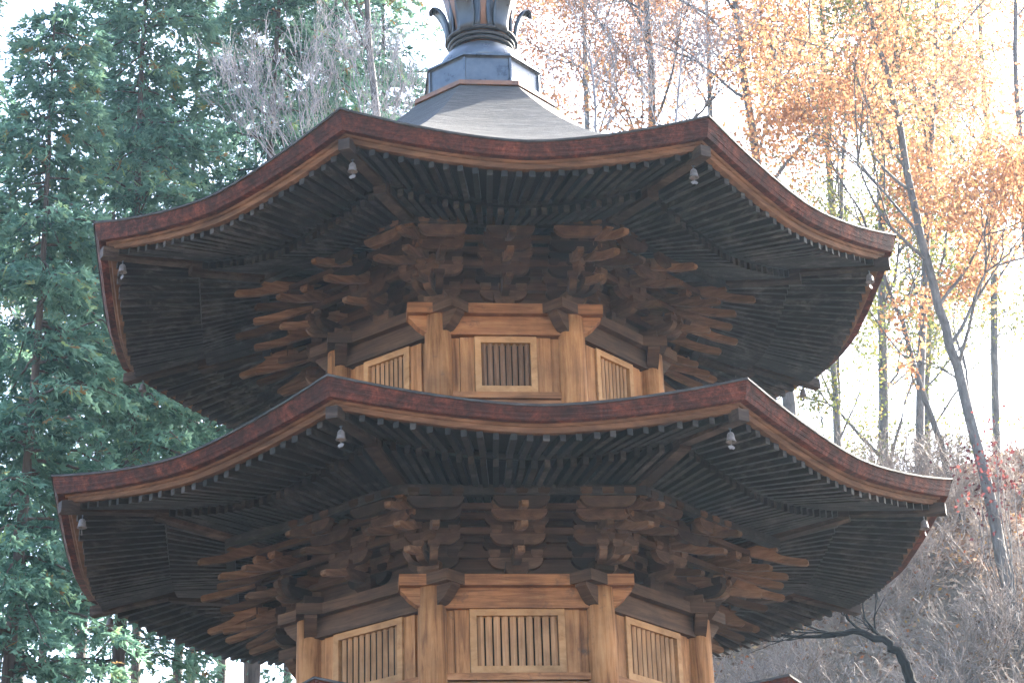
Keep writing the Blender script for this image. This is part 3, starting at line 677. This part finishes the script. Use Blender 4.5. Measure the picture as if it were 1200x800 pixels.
# golden and russet trees, right
f, t = px_trunk([(1184, 690), (1152, 545), (1122, 430), (1094, 335), (1068, 225), (1048, 118), (1018, 10), (1000, -90)], 38)
plant('autumn_tree', deciduous(31, t, .14, 4, 20000, 'orange', (.07, .15), .6, 2.4, nlimb=14, z_first=.30, clump=.22), f, 'large autumn tree with a leaning grey trunk and golden leaves right of the topmost roof', 'tree')
f, t = px_trunk([(1130, 600), (1102, 520), (1072, 430), (1040, 330), (1010, 250)], 41)
plant('autumn_tree', deciduous(32, t, .09, 4, 6000, 'orange', (.07, .14), .6, 1.9, nlimb=6, z_first=.5), f, 'slender grey trunk leaning left just beside the big golden tree, thinly leaved', 'tree')
f, t = px_trunk([(930, 620), (925, 480), (905, 300), (880, 150), (865, 20), (850, -80)], 43)
plant('autumn_tree', deciduous(33, t, .18, 4, 15000, 'orange', (.07, .14), .65, 2.6, nlimb=12, z_first=.45, clump=.24), f, 'orange autumn tree directly behind the right slope of the topmost roof', 'tree')
f, t = px_trunk([(1240, 640), (1215, 450), (1200, 250), (1192, 100), (1190, -60)], 45)
plant('autumn_tree', deciduous(34, t, .13, 4, 9000, 'russet', (.06, .12), .6, 2.4, nlimb=9, z_first=.4), f, 'thin russet autumn tree at the right edge of the photo', 'tree')
f, t = px_trunk([(790, 600), (775, 300), (765, 150), (760, 20), (752, -90)], 46)
plant('autumn_tree', deciduous(35, t, .17, 4, 20000, 'russet', (.055, .10), .65, 2.6, nlimb=12, z_first=.45, clump=.24), f, 'pinkish russet tree seen between the spire and the golden trees', 'tree')
f, t = px_trunk([(470, 640), (455, 300), (440, 120), (430, 0), (425, -90)], 36)
plant('autumn_tree', deciduous(36, t, .13, 4, 15000, 'russet', (.055, .10), .6, 1.9, nlimb=10, z_first=.66, clump=.22), f, 'russet leaved treetop just left of the spire', 'tree')
f, t = px_trunk([(985, 560), (975, 400), (985, 250), (990, 120)], 50)
plant('autumn_tree', deciduous(37, t, .12, 4, 22000, 'yellowgreen', (.06, .11), .6, 2.2, nlimb=12, z_first=.12, clump=.3), f, 'yellow green tree under the right eaves of the topmost roof', 'tree')
f, t = px_trunk([(1036, 610), (1035, 470), (1033, 330), (1036, 150), (1040, -60)], 55)
plant('autumn_tree', deciduous(38, t, .20, 3, 12000, 'yellowgreen', (.08, .14), .6, 2.2, nlimb=14, z_first=.12, clump=.4), f, 'straight pale trunk with thin yellow green leaves behind the leaning trunks', 'tree')
for sd_, pts, d, n_, mt, lab in (
    (81, [(1075, 600), (1085, 300), (1095, 100), (1100, -60)], 52, 14000, 'orange', 'pale orange tree filling the gaps behind the big golden tree'),
    (82, [(985, 600), (975, 250), (965, 60), (960, -80)], 54, 14000, 'orange', 'wide orange crown between the two nearer autumn trees'),
    (83, [(690, 600), (690, 200), (685, 50), (680, -80)], 58, 16000, 'russet', 'dull pinkish tree far behind the spire on its right'),
    (84, [(840, 600), (835, 200), (830, 60), (825, -80)], 60, 16000, 'russet', 'far russet tree above the right front corner of the topmost roof'),
    (85, [(1170, 600), (1165, 250), (1150, 60), (1150, -80)], 58, 7000, 'russet', 'thin far tree against the white sky near the right edge'),
    (86, [(20, 800), (25, 650), (30, 560), (30, 450)], 50, 6000, 'yellowgreen', 'pale yellow green tree at the bottom left corner'),
    (87, [(225, 800), (228, 700), (230, 600), (230, 500)], 54, 6000, 'yellowgreen', 'yellow green tree glowing between the distant trunks at lower left'),
    (88, [(1090, 610), (1085, 480), (1090, 380), (1090, 250)], 60, 22000, 'yellowgreen', 'pale green tree seen low between the leaning trunks')):
    f, t = px_trunk(pts, d)
    plant('autumn_tree', deciduous(sd_, t, .16, 4, n_, mt, (.08, .15), .65, 2.8, nlimb=12, z_first=.4, clump=.28), f, lab, 'tree')
# bare grey trees whose twigs rise behind the topmost roof
for sd, pts, d, r, lab in (
    (41, [(385, 560), (378, 330), (370, 250), (362, 190)], 30, .06, 'bare pale grey tree fanning fine twigs left of the spire'),
    (42, [(455, 560), (440, 300), (430, 210), (425, 150)], 31, .055, 'bare pale grey tree nearest the spire on its left'),
    (43, [(700, 560), (705, 260), (700, 150), (690, 60)], 33, .055, 'bare pale grey tree just right of the spire'),
    (44, [(775, 560), (780, 260), (790, 150), (800, 60)], 34, .055, 'bare grey tree behind the right front corner of the topmost roof')):
    f, t = px_trunk(pts, d)
    plant('bare_tree', deciduous(sd, t, r, 4, 0, None, spread=.5, limb=1.25, bark='paletwig', nlimb=10, z_first=.66, kids=(2, 4), upb=.35), f, lab, 'tree')
# dark crooked tree low on the right slope
f, t = px_trunk([(1085, 830), (1070, 800), (1058, 770), (1035, 748), (1000, 738), (965, 745)], 31)
plant('bare_tree', deciduous(51, t, .115, 2, 0, None, spread=.6, limb=.8, bark='darkbark', nlimb=4, z_first=.6), f, 'dark crooked branch bending left over the brushy slope at lower right', 'tree')
# brushwood on the slope
shr = []
for sd in (61, 62, 63, 64):
    rng = np.random.default_rng(sd); segs, tips = [], []
    for q in range(9):
        a = rng.uniform(0, 6.28); branching(rng, np.array([rng.normal() * .15, rng.normal() * .15, 0]), unit(np.array([math.cos(a) * .8, math.sin(a) * .8, 1])), .7, .012, 4, .7, segs, tips, .12, .15)
    shr.append(tubes_mesh('stems', segs, M_['brush'], 3))
k = 0
for px, d in ((840, 34), (900, 35.5), (950, 34.5), (1005, 36.5), (1060, 35), (1110, 37.5), (1165, 35.5), (1210, 38), (930, 38), (1010, 40), (1090, 40), (1180, 41), (870, 40), (960, 42), (985, 33.5), (1035, 33), (1090, 33.5), (1140, 34), (1195, 33.5), (1075, 41.5), (1205, 42.5), (1020, 38.3), (1120, 41.2), (1060, 38.7), (850, 36), (880, 34.2), (915, 36.5), (945, 36), (975, 35.3), (1000, 34.7), (1030, 35.4), (930, 33.6), (1085, 36.2), (1130, 36), (1180, 37), (1050, 40.2), (990, 39), (905, 39.5), (1155, 42.8), (1110, 39.6), (1050, 43), (1140, 39), (880, 37.5), (1200, 36)):
    p = on_ground(px, d, 700); e = empty('bare_shrub', p, rnd.uniform(0, 6)); s = rnd.uniform(.85, 1.5); e.scale = (s, s, s)
    tag(e, 'bare grey twiggy shrub in the thicket on the leaf strewn slope right of the pagoda', 'shrub', 'bare shrubs on the slope'); link('stems', shr[k % 4], e); k += 1
# red climber by the big trunk
rng = np.random.default_rng(71); p = at(1163, 560, 37.6); n = 330
C = np.array(p) + rng.normal(size=(n, 3)) * np.array([.38, .3, .5]); segs = []
g0 = np.array([p.x + .1, p.y, float(hgt(p.x, p.y)) - .1])
for q in range(12):
    b = C[rng.integers(n)]; segs.append([(g0 + (b - g0) * u + rng.normal(size=3) * .06, .008) for u in np.linspace(0, 1, 6)])
e = empty('red_bush', tuple(g0)); tag(e, 'red leaved bush at the foot of the big leaning trunk at right', 'bush')
link('stems', tubes_mesh('stems', [[(a - g0, r) for a, r in s] for s in segs], M_['bark'], 4), e)
link('leaves', leaves_mesh('leaves', C - g0, rng.normal(size=(n, 3)), rng.uniform(.06, .12, n), rng.uniform(.05, .08, n), rng.random(n), M_['red'], rng), e)
# green undergrowth low on the slope
rng = np.random.default_rng(72); n = 5000; x = rng.uniform(2.5, 7, n); y = rng.uniform(9, 17, n) ; m = (np.sin(x * 2.1 + y) + np.sin(y * 1.7 - x)) > .5
x, y = x[m], y[m]; C = np.stack([x, y, hgt(x, y) + rng.uniform(0, .25, len(x))], -1)
o = link('undergrowth', leaves_mesh('undergrowth', C, rng.normal(size=(len(x), 3)) + np.array([0, 0, .6]), rng.uniform(.08, .2, len(x)), rng.uniform(.03, .07, len(x)), rng.random(len(x)) * .8, M_['cypress'], rng)); o['kind'] = 'stuff'
# fallen leaves
rng = np.random.default_rng(73); n = 95000; x = rng.uniform(-1, 15, n); y = rng.uniform(9, 29, n)
C = np.stack([x, y, hgt(x, y) + rng.uniform(.01, .14, n)], -1); A = rng.normal(size=(n, 3)); A[:, 2] *= .5
o = link('fallen_leaves', leaves_mesh('fallen_leaves', C, A, rng.uniform(.06, .14, n), rng.uniform(.04, .09, n), rng.random(n), M_['litter'], rng)); o['kind'] = 'stuff'

# ------------------------------------------------------------------ light, air
SUN_AZ, SUN_EL = 46.0, 35.0           # degrees to the right of the viewing direction (+Y), elevation
sd = Vector((math.sin(R(SUN_AZ)) * math.cos(R(SUN_EL)), math.cos(R(SUN_AZ)) * math.cos(R(SUN_EL)), math.sin(R(SUN_EL))))
sl = bpy.data.lights.new('sun', 'SUN'); sl.energy = 4.8; sl.angle = R(.5); sl.color = (1, .93, .82)
so = bpy.data.objects.new('sun', sl); COL.objects.link(so); so.rotation_euler = sd.to_track_quat('Z', 'Y').to_euler()
W = bpy.data.worlds.new('World'); S.world = W; W.use_nodes = True; nt = W.node_tree
sk = nt.nodes.new('ShaderNodeTexSky'); sk.sky_type = 'NISHITA'; sk.sun_disc = False; sk.sun_elevation = R(SUN_EL); sk.sun_rotation = R(SUN_AZ)
sk.dust_density = 3.0; sk.air_density = 1.0; sk.ozone_density = 1.0
bg = nt.nodes['Background']; bg.inputs[1].default_value = .13; nt.links.new(sk.outputs[0], bg.inputs[0])
HAZE = .00026
if HAZE:
    hb = MB().box(-300, 300, -300, 310, -4, 45)
    hm = bpy.data.materials.new('haze_air'); hm.use_nodes = True; hn = hm.node_tree; hn.nodes.clear()
    ho = N(hn, 'ShaderNodeOutputMaterial'); hv = N(hn, 'ShaderNodeVolumePrincipled', Density=HAZE, Anisotropy=.35); hv.inputs['Color'].default_value = (.50, .74, 1, 1)
    hn.links.new(hv.outputs[0], ho.inputs['Volume'])
    h = hb.build('haze', hm); h['kind'] = 'stuff'
S.view_settings.view_transform = 'Standard'; S.view_settings.look = 'None'; S.view_settings.gamma = 1; S.view_settings.use_curve_mapping = False
S.view_settings.exposure = 3.22
S.render.engine = 'CYCLES'
S.render.resolution_x, S.render.resolution_y = 1024, 682
